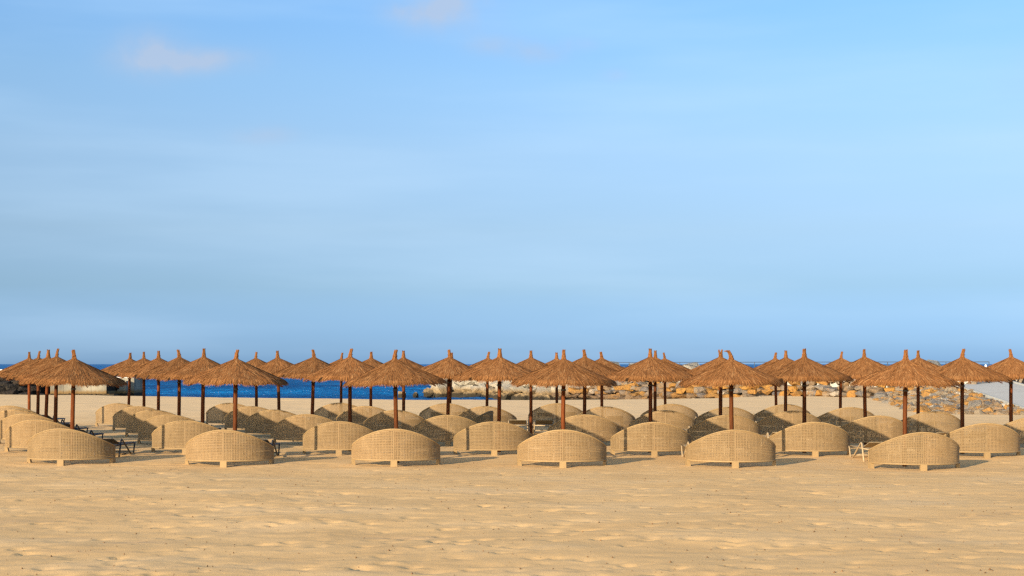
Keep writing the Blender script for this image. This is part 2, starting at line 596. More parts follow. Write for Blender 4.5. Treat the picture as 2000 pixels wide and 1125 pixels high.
# ------------------------------------------------------------------ sea
sx = axis([(-30000, -3000, 3000), (-3000, -300, 300), (-300, -70, 10), (-70, 60, 0.42), (60, 300, 10), (300, 3000, 300), (3000, 30000, 3000)])
sy = axis([(92, 240, 0.38), (240, 420, 1.6), (420, 1200, 20), (1200, 6000, 400), (6000, 45000, 3000)])
SX, SY = np.meshgrid(sx, sy)
amp = (1 - sstep(260, 420, SY)) * (1 - sstep(60, 100, np.abs(SX)))
SZ = 0.15 * vnoise(SX / 3.4, SY / 1.6, 21) + 0.09 * vnoise(SX / 1.5, SY / 0.85, 22) + 0.10 * vnoise(SX / 14, SY / 5.0, 23)
sea = link('sea', tensor_mesh('sea', sx, sy, SEA_Z + SZ * amp, M_SEA))
tag(sea, 'deep blue sea with small wind waves', 'sea', kind='structure')


# ------------------------------------------------------------------ boulders, breakwater
def boulder_mesh(name, seed, mat, npts=20, box=0.62, flat=0.8):
    r = random.Random(seed)
    bm = bmesh.new()
    for _ in range(npts):
        v = Vector((r.uniform(-1, 1), r.uniform(-1, 1), r.uniform(-1, 1)))
        mx = max(abs(v.x), abs(v.y), abs(v.z))
        v = v.normalized().lerp(v / mx, box) * r.uniform(0.86, 1.0)
        bm.verts.new((v.x * 0.5, v.y * 0.5, v.z * 0.5 * flat))
    res = bmesh.ops.convex_hull(bm, input=bm.verts)
    bmesh.ops.delete(bm, geom=list({g for g in res['geom_interior'] + res['geom_unused'] if isinstance(g, bmesh.types.BMVert)}), context='VERTS')
    bmesh.ops.recalc_face_normals(bm, faces=bm.faces)
    me = bpy.data.meshes.new(name)
    bm.to_mesh(me)
    bm.free()
    me.materials.append(mat)
    return me


B_PALE = [boulder_mesh('boulder', 100 + i, M_PALE, 15, 0.75, 0.85) for i in range(8)]
B_MIX = [boulder_mesh('boulder', 200 + i, M_MIX, 17, 0.7, 0.8) for i in range(10)]
B_RAMP = [boulder_mesh('boulder', 300 + i, M_RAMPROCK, 17, 0.6, 0.8) for i in range(10)]
B_DARKROCK = [boulder_mesh('boulder', 400 + i, M_DARKROCK, 17, 0.65, 0.8) for i in range(6)]


def boulder(parent, me, loc, size, rnd, tilt=0.3):
    o = link('boulder', me, parent, loc, (rnd.uniform(-tilt, tilt), rnd.uniform(-tilt, tilt), rnd.uniform(0, 6.28)))
    o.scale = size
    return o


PATH = [Vector(p) for p in ((31, 98), (26.0, 101.5), (20.5, 109), (15, 119), (8.5, 134), (1, 149), (-6.0, 162))]
seg = [(PATH[i + 1] - PATH[i]).length for i in range(len(PATH) - 1)]
PLEN = sum(seg)


def on_path(s):
    for i, L in enumerate(seg):
        if s <= L or i == len(seg) - 1:
            d = (PATH[i + 1] - PATH[i]).normalized()
            return PATH[i] + d * s, d
        s -= L


DECK_Z = 1.30
bw = empty('rock_breakwater', (8.5, 134, 0))
tag(bw, 'long boulder breakwater with concrete walkway running out into the sea', 'breakwater')


def ribbon(offs, s0=0.0, s1=None, n=40):
    """a body swept along the path; offs = closed profile of (sideways, z); sideways + is towards the beach"""
    mb = MB()
    s1 = PLEN if s1 is None else s1
    k = len(offs)
    vs, fs = [], []
    for i in range(n + 1):
        p, d = on_path(s0 + (s1 - s0) * i / n)
        nrm = Vector((d.y, -d.x)) * -1          # beach side
        for o, z in offs:
            q = p + nrm * o
            vs.append((q.x - 8.5, q.y - 134, z))
    for i in range(n):
        for j in range(k):
            a, b = i * k + j, i * k + (j + 1) % k
            fs.append((a, b, b + k, a + k))
    fs.append(tuple(range(k)))
    fs.append(tuple(n * k + j for j in range(k)))
    mb.add(vs, fs)
    return mb


link('rubble_core', ribbon([(3.3, -2.6), (0.7, 0.75), (-6.2, 0.75), (-9.5, -2.6)]).mesh('rubble_core', M_CORE), bw)
link('walkway', ribbon([(0.3, 0.70), (0.3, DECK_Z), (-4.2, DECK_Z), (-4.2, 0.70)]).mesh('walkway', M_CONC), bw)
rev = empty('stone_revetment', (20, 110, 0))
tag(rev, 'rough wall of piled ochre and brown stones where breakwater meets the beach', 'stone wall')
rnd = random.Random(5)
SPLIT = PLEN * 0.64
for li in range(6):                                    # smaller mixed stones along the shore end
    zl = 1.06 - 0.40 * li
    off = 0.42 + 0.40 * li
    s = rnd.uniform(0, 0.5) + (0 if li < 4 else 18)
    while s < SPLIT + 0.3 * li:
        t = s / PLEN
        w = (0.78 + 0.40 * t) * rnd.uniform(0.7, 1.5)
        h = 0.52 * rnd.uniform(0.85, 1.35)
        p, d = on_path(s)
        nrm = Vector((-d.y, d.x))
        q = p + nrm * (off + rnd.uniform(-0.16, 0.16))
        o = link('boulder', rnd.choice(B_MIX), rev, (q.x - 20, q.y - 110, zl + rnd.uniform(-0.08, 0.08)),
                 (rnd.uniform(-.25, .25), rnd.uniform(-.25, .25), math.atan2(d.y, d.x) + rnd.choice((0, math.pi)) + rnd.uniform(-.35, .35)))
        o.scale = (w * 1.06, w * rnd.uniform(0.85, 1.05), h * 1.1)
        s += w * 0.88
for li, (zl, off) in enumerate([(-1.0, 2.5), (-0.3, 1.8), (0.42, 1.1), (0.98, 0.5)]):     # big pale blocks at the outer end
    s = SPLIT + rnd.uniform(-0.4, 0.6)
    while s < PLEN + 0.4:
        w = rnd.uniform(1.15, 2.3)
        h = rnd.uniform(0.95, 1.35)
        p, d = on_path(min(s, PLEN))
        nrm = Vector((-d.y, d.x))
        q = p + nrm * (off + rnd.uniform(-0.25, 0.25)) + d * max(0, s - PLEN)
        o = link('boulder', rnd.choice(B_PALE), bw, (q.x - 8.5, q.y - 134, zl + rnd.uniform(-0.15, 0.15)),
                 (rnd.uniform(-.5, .5), rnd.uniform(-.5, .5), rnd.uniform(0, 6.28)))
        o.scale = (w, w * rnd.uniform(0.8, 1.0), h)
        s += w * 0.86
for k in range(15):                                    # the rounded head of the breakwater
    a = rnd.uniform(-0.5, 2.6)
    p, d = on_path(PLEN)
    zl = rnd.choice((-1.0, -0.8, -0.1, 0.35))
    rr = 2.6 - zl * 0.9
    nrm = Vector((-d.y, d.x))
    q = p + nrm * (rr * math.cos(a)) * 0.9 + d * (rr * math.sin(a)) * 0.75
    boulder(bw, rnd.choice(B_PALE), (q.x - 8.5, q.y - 134, zl), (rnd.uniform(1.5, 2.3), rnd.uniform(1.4, 2.0), rnd.uniform(1.2, 1.7)), rnd)
for x, y, sz in ((-7.6, 156.5, 1.9), (-8.8, 158, 1.0), (-11.3, 151.5, 1.1), (-10.2, 156, .8)):   # outliers off the tip
    boulder(bw, rnd.choice(B_PALE), (x - 8.5, y - 134, SEA_Z + 0.28 * sz), (sz * .8, sz * .8, sz * 1.25), rnd)
# pale armour blocks along the seaward edge of the walkway
s = 3.0
while s < PLEN - 8:
    p, d = on_path(s)
    nrm = Vector((-d.y, d.x))
    q = p - nrm * (5.2 + rnd.uniform(-.2, .3))
    w = rnd.uniform(1.5, 2.3)
    o = link('armour_block', rnd.choice(B_PALE), bw, (q.x - 8.5, q.y - 134, 1.5 + rnd.uniform(-0.1, 0.3)),
             (rnd.uniform(-.3, .3), rnd.uniform(-.3, .3), rnd.uniform(0, 3)))
    o.scale = (w, w * 0.9, w * 1.15)
    s += w * rnd.choice((0.95, 1.1, 1.9, 2.6))

rail = empty('walkway_railing', (8.5, 134, DECK_Z))
tag(rail, 'thin dark steel railing along the breakwater walkway', 'railing')
post_me = MB()
post_me.tube([(0, 0, 0), (0, 0, 1.25)], 0.028, 6)
post_me = post_me.mesh('post', M_STEEL)
pts = []
s = 0.5
while s < PLEN - 16:
    p, d = on_path(s)
    nrm = Vector((-d.y, d.x))
    q = p - nrm * 3.9
    link('post', post_me, rail, (q.x - 8.5, q.y - 134, 0))
    pts.append((q.x - 8.5, q.y - 134, 1.25))
    s += 3.0
mb = MB()
mb.tube(pts, 0.030, 6)
link('top_rail', mb.mesh('top_rail', M_STEEL), rail)
mb = MB()
mb.tube([(p[0], p[1], 0.6) for p in pts], 0.012, 5)
link('middle_rail', mb.mesh('middle_rail', M_STEEL), rail)

# ------------------------------------------------------------------ ramp and its rock bank
KERB = [(23.2, 62.0, 0.02), (24.4, 70, 0.25), (25.1, 74, 0.40), (28.1, 92, 0.93), (29.9, 102, 1.16), (31.5, 110, 1.22)]
ramp = empty('concrete_ramp', (27, 85, 0))
tag(ramp, 'smooth grey concrete ramp sloping down to the beach beside the rocks', 'ramp')
mb = MB()
vs, fs = [], []
for i, (x, y, z) in enumerate(KERB):
    w = 3.4 + 0.035 * (y - 70)
    for (px, pz) in ((x, z), (x + w, z + 0.02), (x + w, -0.6), (x, -0.6)):
        vs.append((px - 27, y - 85, pz))
for i in range(len(KERB) - 1):
    for j in range(4):
        a, b = i * 4 + j, i * 4 + (j + 1) % 4
        fs.append((a, b, b + 4, a + 4))
fs += [(0, 1, 2, 3), tuple((len(KERB) - 1) * 4 + j for j in range(4))]
mb.add(vs, fs)
link('road_slab', mb.mesh('road_slab', M_ROAD), ramp)
for side in (0, 1):
    mb = MB()
    vs, fs = [], []
    for (x, y, z) in KERB:
        w = 3.4 + 0.035 * (y - 70)
        xx = x - 0.16 if side == 0 else x + w + 0.003
        for (px, pz) in ((xx, z + 0.10), (xx + 0.155, z + 0.10), (xx + 0.155, z - 0.5), (xx, z - 0.5)):
            vs.append((px - 27, y - 85, pz))
    for i in range(len(KERB) - 1):
        for j in range(4):
            a, b = i * 4 + j, i * 4 + (j + 1) % 4
            fs.append((a, b, b + 4, a + 4))
    fs += [(0, 1, 2, 3), tuple((len(KERB) - 1) * 4 + j for j in range(4))]
    mb.add(vs, fs)
    link('kerb', mb.mesh('kerb', M_CONC), ramp)


def kerb_at(y):
    ys = [k[1] for k in KERB]
    return float(np.interp(y, ys, [k[0] for k in KERB])), float(np.interp(y, ys, [k[2] for k in KERB]))


def toe_at(y):
    return float(np.interp(y, [66.5, 68.5, 72, 78, 88, 95, 104], [23.4, 20.0, 19.4, 20.4, 22.2, 23.5, 25]))


bank = empty('rock_bank', (23, 80, 0))
tag(bank, 'sloping bank of ochre and grey boulders between sand and concrete ramp', 'rock bank')
mb = MB()
vs, fs = [], []
YS = [66.8, 68.5, 70, 72, 75, 78, 83, 88, 95, 104]
for y in YS:
    kx, kz = kerb_at(y)
    tx = toe_at(y)
    for (px, pz) in ((tx + 0.5, -0.1), (kx - 0.3, kz - 0.22), (kx - 0.3, -0.5), (tx + 0.5, -0.5)):
        vs.append((px - 23, y - 80, pz))
for i in range(len(YS) - 1):
    for j in range(4):
        a, b = i * 4 + j, i * 4 + (j + 1) % 4
        fs.append((a, b, b + 4, a + 4))
fs += [(0, 1, 2, 3), tuple((len(YS) - 1) * 4 + j for j in range(4))]
mb.add(vs, fs)
link('rubble_core', mb.mesh('rubble_core', M_CORE), bank)
rnd = random.Random(21)
placed = []
tries = 0
while len(placed) < 298 and tries < 12000:
    tries += 1
    y = 66.6 + 38 * rnd.random() ** 1.25
    kx, kz = kerb_at(y)
    tx = toe_at(y)
    u = rnd.random()
    x = tx + (kx - 0.35 - tx) * u
    sz = rnd.choice((0.42, 0.5, 0.6, 0.72, 0.9)) * rnd.uniform(0.85, 1.15)
    if any((x - a) ** 2 + (y - b) ** 2 < (0.36 * (sz + c_)) ** 2 for a, b, c_ in placed):
        continue
    placed.append((x, y, sz))
    z = -0.05 + (kz - 0.12) * u ** 0.8 + rnd.uniform(-0.05, 0.10)
    boulder(bank, rnd.choice(B_RAMP), (x - 23, y - 80, z), (sz * 1.15, sz, sz * rnd.uniform(.75, 1.0)), rnd, 0.4)

mb = MB()
for k in range(1100):                                  # small stones wedged between the boulders
    y = 66.8 + 37 * rnd.random() ** 1.2
    kx, kz = kerb_at(y)
    tx = toe_at(y)
    u = rnd.random()
    x = tx + 0.2 + (kx - 0.3 - tx) * u
    z = -0.06 + (kz - 0.14) * u ** 0.8 + rnd.uniform(0.0, 0.10)
    sz = rnd.uniform(0.10, 0.24)
    me_ = rnd.choice(B_RAMP)
    M = Matrix.Translation((x - 23, y - 80, z)) @ Euler((rnd.uniform(0, 6), rnd.uniform(0, 6), rnd.uniform(0, 6))).to_matrix().to_4x4() @ Matrix.Scale(sz * 2, 4)
    mb.add([M @ v.co for v in me_.vertices], [tuple(p.vertices) for p in me_.polygons])
o = link('small_stones', mb.mesh('small_stones', M_LOOSE), bank)
o['kind'] = 'stuff'

bank2 = empty('rock_bank', (36, 98, 0))
tag(bank2, 'boulder heap on the far inland side of the concrete ramp', 'rock bank')
mb = MB()
mb.tube([(-4.5, -14, 0.0), (-2.0, -4, 0.4), (0.5, 6, 0.6), (2, 14, 0.6)], [0.6, 1.2, 1.5, 1.5], 8)
link('rubble_core', mb.mesh('rubble_core', M_CORE), bank2)
for k in range(80):
    y = 84 + 26 * rnd.random()
    kx, kz = kerb_at(y)
    w = 3.4 + 0.035 * (y - 70)
    u = rnd.random()
    sz = rnd.uniform(0.6, 1.15)
    boulder(bank2, rnd.choice(B_RAMP), (kx + w + 0.55 + 3.0 * u - 36, y - 98, kz + 0.02 + 0.55 * u + rnd.uniform(-.1, .1)), (sz * 1.1, sz, sz * .85), rnd, 0.4)

# white marker posts at the head of the ramp
pm = MB()
pm.box(-0.055, 0.055, -0.055, 0.055, -0.05, 1.05)
pm.add([(-.055, -.055, 1.05), (.055, -.055, 1.05), (.055, .055, 1.05), (-.055, .055, 1.05), (0, 0, 1.11)], [(0, 1, 4), (1, 2, 4), (2, 3, 4), (3, 0, 4)])
pm = pm.mesh('marker_post', M_WHITE)
for x, y in ((29.1, 101.2), (33.6, 104.6)):
    o = link('marker_post', pm, None, (x, y, kerb_at(y)[1] + 0.10 if x > 30 else 1.2))
    tag(o, 'short white post on the kerb across the concrete ramp' if x > 30 else 'short white post on the boulders at the head of the concrete ramp', 'post', 'white posts by the ramp')

# ------------------------------------------------------------------ quay on the other side of the bay
QY = 114.0
quay = empty('concrete_quay', (-33, QY, 0))
tag(quay, 'stained concrete quay wall with a notch of boat steps at its end', 'quay')


def qx(px, d=QY):
    return (px - 1000) * d / F + 33


XL, X0, X1 = qx(98), qx(208), qx(262, QY + 3.6)
QT = 1.28
xs_ = [XL, qx(124), qx(150), qx(178), X0]
for i in range(4):
    mb = MB()
    mb.box(xs_[i] + 0.008, xs_[i + 1] - 0.008, 0, 7.0, 0.10, 0.80)
    mb.box(xs_[i] + 0.008, xs_[i + 1] - 0.008, 0.004, 7.0, 0.812, QT)
    link('wall_block', mb.mesh('wall_block', M_QUAY), quay)
mb = MB()
mb.box(XL, X0, 0.03, 6.9, -2.5, 1.2)
link('core', mb.mesh('core', M_CORE), quay)
for a, b in ((XL, qx(158)), (qx(158) + .06, qx(191)), (qx(191) + .06, qx(225))):
    mb = MB()
    mb.box(a, b, -0.45, 0.9, -2.4, 0.09 if a < 1.5 else 0.10)
    link('footing_block', mb.mesh('footing_block', M_QUAY), quay)
mb = MB()
mb.box(X0 + 0.003, X1, 3.6, 7.0, -2.5, QT)
link('end_wall', mb.mesh('end_wall', M_QUAY), quay)
mb = MB()
mb.box(X0 + 0.003, qx(227, QY + 2.6) - .004, 0.25, 3.59, -2.5, 0.30)
link('landing', mb.mesh('landing', M_QUAY), quay)
xa, xb = qx(227, QY + 2.6), qx(247, QY + 2.6)
for k in range(6):
    mb = MB()
    xk = xa + (xb - xa) * k / 6
    mb.box(xk + .002, xb, 2.45, 3.59, 0.10 + 0.16 * k + .002 * (k > 0), 0.26 + 0.16 * k)
    link('step', mb.mesh('step', M_QUAY), quay)
mb = MB()
mb.box(xa, xb - .01, 2.46, 3.58, -2.5, 0.10)
link('stair_base', mb.mesh('stair_base', M_QUAY), quay)

wall = empty('low_wall', (-40.5, QY + 3, QT))
tag(wall, 'low white rendered wall on top of the quay', 'wall')
mb = MB()
mb.box(-6, 1.2, 0, 0.35, -0.35, 0.62)
link('wall_body', mb.mesh('wall_body', M_WHITE), wall)
mb = MB()
mb.box(-6.04, 1.24, -0.04, 0.39, 0.623, 0.70)
link('coping', mb.mesh('coping', M_WHITE), wall)

qr = empty('quay_railing', (-33, QY + 4.0, QT))
tag(qr, 'white painted railing at the end of the concrete quay', 'railing')
pm = MB()
pm.tube([(0, 0, -0.01), (0, 0, 0.62)], 0.055, 8)
pm = pm.mesh('post', M_WHITE)
ps = [qx(px, QY + 4) for px in (172, 190, 209, 229, 247, 258)]
for x in ps:
    link('post', pm, qr, (x, 0, 0))
for z in (0.05, 0.35, 0.6):
    mb = MB()
    mb.tube([(ps[0], 0, z), (ps[-1], 0, z)], 0.025, 6)
    link('rail', mb.mesh('rail', M_WHITE), qr)

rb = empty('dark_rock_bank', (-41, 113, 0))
tag(rb, 'bank of near-black boulders against the concrete quay', 'rock bank')
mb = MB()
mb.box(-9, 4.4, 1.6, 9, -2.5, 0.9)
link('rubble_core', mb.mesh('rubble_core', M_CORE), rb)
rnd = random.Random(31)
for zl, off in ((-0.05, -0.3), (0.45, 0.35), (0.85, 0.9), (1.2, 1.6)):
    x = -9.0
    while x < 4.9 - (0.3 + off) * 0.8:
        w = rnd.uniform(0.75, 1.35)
        o = link('boulder', rnd.choice(B_DARKROCK), rb, (x, off + rnd.uniform(-.15, .15), zl + rnd.uniform(-.08, .08)),
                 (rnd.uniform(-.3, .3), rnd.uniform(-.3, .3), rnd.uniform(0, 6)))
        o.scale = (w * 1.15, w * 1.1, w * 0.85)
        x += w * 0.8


# ------------------------------------------------------------------ thatched umbrellas
CAN_R, APEX, EAVE = 1.225, 2.53, 1.975


def roof_z(r, a):
    k = ((a + math.pi / 8) % (math.pi / 4)) - math.pi / 8
    rp = r * (0.45 + 0.55 * math.cos(k) / math.cos(math.pi / 8) * 0.962)
    t = rp / CAN_R
    return APEX - (APEX - EAVE) * (t ** 0.95) - 0.03 * max(0, t - 0.93) / 0.07


def make_thatch(seed):
    r = random.Random(seed)
    vs, fs, tint = [], [], []

    def strand(a, r0, L, w, lift, tn, yaw, droop):
        roll = r.uniform(-0.45, 0.45)
        n = 3
        base = len(vs)
        for i in range(n):
            u = i / (n - 1)
            rr = r0 + L * u
            aa = a + yaw * u / max(rr, 0.12) * L
            z = roof_z(min(rr, CAN_R + 0.02), aa) + lift * (0.35 + 0.65 * u) - (max(0, rr - CAN_R - 0.02)) * 1.1 - droop * u * u
            cx, cy = rr * math.cos(aa), rr * math.sin(aa)
            hw = w * (0.5 if i < n - 1 else 0.22)
            tx, ty = -math.sin(aa) * hw, math.cos(aa) * hw
            dz = hw * roll
            vs.append((cx - tx, cy - ty, z - dz))
            vs.append((cx + tx, cy + ty, z + dz))
        for i in range(n - 1):
            b = base + 2 * i
            fs.append((b, b + 2, b + 3, b + 1))
            tint.append(tn)

    for _ in range(12000):
        a = r.uniform(0, 2 * math.pi)
        rr = CAN_R * math.sqrt(r.uniform(0.0016, 1.0)) - 0.12
        rr = max(0.03, rr)
        L = r.uniform(0.12, 0.30)
        L = min(L, CAN_R + r.uniform(-0.01, 0.06) - rr)
        cl_ = 0.5 + 0.14 * math.sin(a * 17 + seed) * math.sin(a * 5.3 + rr * 6)
        strand(a, rr, L, r.uniform(0.006, 0.014), r.uniform(0.002, 0.013), min(1, max(0, r.gauss(cl_, 0.25))), r.uniform(-0.28, 0.28), r.uniform(0, 0.02))
    for _ in range(2600):                                # shaggy eave
        a = r.uniform(0, 2 * math.pi)
        e = CAN_R + r.uniform(-0.02, 0.03) + 0.010 * math.sin(a * 9 + seed) + 0.008 * math.sin(a * 23)
        L = r.uniform(0.10, 0.24)
        strand(a, e - L, L, r.uniform(0.006, 0.015), r.uniform(-0.024, 0.010), min(1, max(0, r.gauss(0.55, 0.24))), r.uniform(-0.35, 0.35), r.uniform(0, 0.05))
    me = bpy.data.meshes.new('thatch')
    me.from_pydata(vs, [], fs)
    me.materials.append(M_THATCH)
    at_ = me.attributes.new('tint', 'FLOAT', 'FACE')
    at_.data.foreach_set('value', tint)
    me.update()
    return me


THATCH = [make_thatch(s_) for s_ in (3, 14, 25, 36, 47)]

mb = MB()                                                # the roof body under the loose reeds
vs, fs = [], []
NA = 48
rings = [(0.03, 0), (0.25, 0), (0.55, 0), (0.85, 0), (1.1, 0), (CAN_R - 0.015, 0), (CAN_R - 0.015, -0.028), (0.7, -0.09), (0.06, -0.12)]
for rr, dz in rings:
    for k in range(NA):
        a = 2 * math.pi * k / NA
        vs.append((rr * math.cos(a), rr * math.sin(a), roof_z(rr, a) + dz - 0.012))
for i in range(len(rings) - 1):
    for k in range(NA):
        a, b = i * NA + k, i * NA + (k + 1) % NA
        fs.append((a, b, b + NA, a + NA))
fs += [tuple(range(NA)), tuple((len(rings) - 1) * NA + k for k in range(NA))]
mb.add(vs, fs)
ROOF = mb.mesh('roof_mat', M_UNDER)

mb = MB()
mb.tube([(0, 0, -0.45), (0, 0, 0.4), (0.006, 0.003, 1.2), (0, 0, 2.42)], [0.054, 0.053, 0.051, 0.047], 14)
POLE = mb.mesh('pole', M_POLE, True)
mb = MB()
mb.tube([(0.05, 0, 2.34), (0.6, 0, 2.10), (1.2, 0, 1.845)], [0.018, 0.017, 0.013], 6)
RAFTER = mb.mesh('rafter', M_POLE, True)
mb = MB()
mb.tube([(0, 0, 1.75), (0, 0, 1.79)], [0.062, 0.062], 12)
COLLAR = mb.mesh('collar', M_DARK)


def make_finial(kind, seed):
    r = random.Random(seed)
    mb = MB()
    vs = []

    def stalk(x0, y0, lx, ly, top, rad):
        mb.tube([(x0 * 1.9, y0 * 1.9, APEX - 0.075), (x0 * 1.1, y0 * 1.1, APEX - 0.005), (x0 * .75 + lx * 0.4, y0 * .75 + ly * 0.4, APEX + (top - APEX) * 0.55),
                 (x0 * .8 + lx, y0 * .8 + ly, top)], [rad * 1.25, rad * 1.1, rad, rad * 0.8], 5)
    lx, ly, top = {'straight': (0.0, 0.0, 2.735), 'lean': (0.035, 0.01, 2.73), 'lean2': (-0.03, 0.0, 2.725), 'split': (0, 0, 2.72), 'hook': (0, 0, 2.70)}[kind]
    for k in range(26):
        a = r.uniform(0, 6.28)
        q = 0.045 * math.sqrt(r.random())
        x0, y0 = q * math.cos(a), q * math.sin(a)
        t = top + r.uniform(-0.035, 0.012)
        if kind == 'split':
            stalk(x0, y0, 0.028 if x0 > 0 else -0.028, 0, t, 0.011)
        elif kind == 'hook':
            h = r.uniform(0.8, 1.1)
            mb.tube([(x0 * 1.9, y0 * 1.9, APEX - 0.075), (x0, y0, APEX + 0.02), (x0 * .8 - 0.03, y0 * .8, APEX + 0.12), (x0 * .8 - 0.075 * h, y0, APEX + 0.185),
                     (x0 - 0.12 * h, y0, APEX + 0.165)], [0.015, 0.014, 0.012, 0.011, 0.010], 5)
        else:
            stalk(x0, y0, lx, ly, t, 0.012)
    mb.tube([(lx * .25, ly * .25, APEX + 0.045), (lx * .3, ly * .3, APEX + 0.065)], [0.056, 0.054], 10)
    me = mb.mesh('topknot', M_THATCH)
    at_ = me.attributes.new('tint', 'FLOAT', 'FACE')
    at_.data.foreach_set('value', [0.05 + 0.35 * ((i * 7919) % 97) / 97 for i in range(len(me.polygons))])
    return me


FINIAL = {k: make_finial(k, 60 + i) for i, k in enumerate(('straight', 'lean', 'lean2', 'split', 'hook'))}
KNOT_TEXT = {'straight': 'upright topknot', 'lean': 'slanting topknot', 'lean2': 'tilted topknot', 'split': 'forked topknot', 'hook': 'bent-over topknot'}
ORD = ['', 'first', 'second', 'third', 'fourth', 'fifth', 'sixth', 'seventh', 'eighth', 'ninth']
ROWNAME = {1: 'landward row', 2: 'second row', 3: 'third row', 4: 'fourth row', 5: 'fifth row', 6: 'seaward row'}
ROW_D = {1: 35.4, 2: 39.1, 3: 42.85, 4: 46.9, 5: 50.8, 6: 54.8}


def depth(row, px):
    return ROW_D[row] * (1 - 0.022 * (px - 1000) / 1000)


# photographed pole foot, apex and screen centre of every spot (column counted from the far end of each row)
SPOTS = {
    1: [(-182, -180, None), (140, 145, 136), (458, 461, 446), (776, 771, 772), (1100, 1101, 1098), (1430, 1428, 1429), (1767, 1769, 1788)],
    2: [(-185, -183, None), (107, 111, 85), (395, 398, 372), (684, 684, 668), (974, 976, 964), (1270, 1270, 1273), (1571, 1571, 1583), (1880, 1880, 1914)],
    3: [(-166, -165, None), (88, 94, 62), (349, 350, 338), (608, 613, 604), (873, 878, 876), (1141, 1142, 1142), (1407, 1407, 1416), (1691, 1688, 1704), (1975, 1975, 2012)],
    4: [(73, 75, 42), (309, 310, 308), (546, 542, 541), (788, 788, 774), (1037, 1037, None), (1279, 1280, 1296), (1534, 1535, 1542), (1793, 1793, 1814)],
    5: [(57, 57, 30), (281, 281, 278), (501, 500, 497), (724, 725, 716), (950, 953, 949), (1176, 1175, 1181), (1408, 1409, 1418), (1641, 1643, 1652)],
    6: [(250, 254, 240), (456, 460, 456), (666, 667, 667), (877, 882, 874), (1088, 1087, 1088), (1300, 1298, 1308), (1517, 1514, 1529)],
}
rnd = random.Random(99)
UMB = []
for row, spots in SPOTS.items():
    nspot = len(spots)
    for ci, (pf, pa, ps_) in enumerate(spots):
        d = depth(row, pf)
        x = (pf - 1000) * d / F
        lean = math.atan((pa - pf) * d / F / 2.5)
        k = ORD[nspot - ci]
        kind = rnd.choice(('straight', 'straight', 'lean', 'lean2'))
        if (row, pf) in ((1, 1430),):
            kind = 'hook'
        if (row, pf) in ((3, 1407),):
            kind = 'split'
        if (row, pf) in ((5, 1641), (5, 950)):
            kind = 'lean'
        zg = float(ground_z(x, d))
        u = empty('straw_umbrella', (x, d, zg))
        u.rotation_euler = (rnd.uniform(-.008, .008), lean, 0)
        tag(u, 'thatched straw umbrella with %s, %s from the ramp end of the %s' % (KNOT_TEXT[kind], k, ROWNAME[row]), 'umbrella', 'straw umbrellas in rows on the beach')
        rz = rnd.uniform(0, 6.28)
        sc_ = rnd.uniform(0.97, 1.03) if row > 1 else rnd.uniform(0.99, 1.02)
        pol = link('pole', POLE, u, None, (0, 0, rz))
        tilt = (rnd.uniform(-.02, .02), rnd.uniform(-.02, .02))
        for nm, me in (('roof_mat', ROOF), ('thatch', rnd.choice(THATCH))):
            o = link(nm, me, u, None, (0, 0, rz))
            o.scale = (sc_, sc_, 1)
            if nm == 'roof_mat':
                rf = o
            if nm == 'thatch':
                o['kind'] = 'stuff'
        f = link('topknot', FINIAL[kind], u, None, (0, 0, 0.0 if kind in ('hook', 'split') else rnd.choice((0, 0.4, -0.4, 3.0))))
        hs = rnd.uniform(0.97, 1.015)
        f.scale = (rnd.uniform(.9, 1.15),) * 2 + (1,)
        for q in range(8):
            link('rafter', RAFTER, rf, None, (0, 0, q * math.pi / 4))
        link('collar', COLLAR, pol)
        UMB.append((row, ci, x, d, u))

# ------------------------------------------------------------------ wicker windscreens
SA, SB = 1.035, 0.86           # half width, depth of the curved screen
Z0, HEND, HTOP = 0.145, 0.41, 0.865
PITCH, HOLE, THICK = 0.0365, 0.0138, 0.011
NT_ = 2000
tt = np.linspace(0, math.pi, NT_)
ex, ey = -SA * np.cos(tt), -SB * np.sin(tt)
sl = np.concatenate([[0], np.cumsum(np.hypot(np.diff(ex), np.diff(ey)))])
SLEN = sl[-1]


def scr(s_):
    t = float(np.interp(s_, sl, tt))
    x, y = -SA * math.cos(t), -SB * math.sin(t)
    n = Vector((-math.cos(t) / SA, -math.sin(t) / SB, 0)).normalized()
    xx = abs(math.cos(t))
    h = HEND + (HTOP - HEND) * (0.5 * math.cos(xx * math.pi / 2) + 0.5 * math.sin(t))
    return Vector((x, y, 0)), n, h


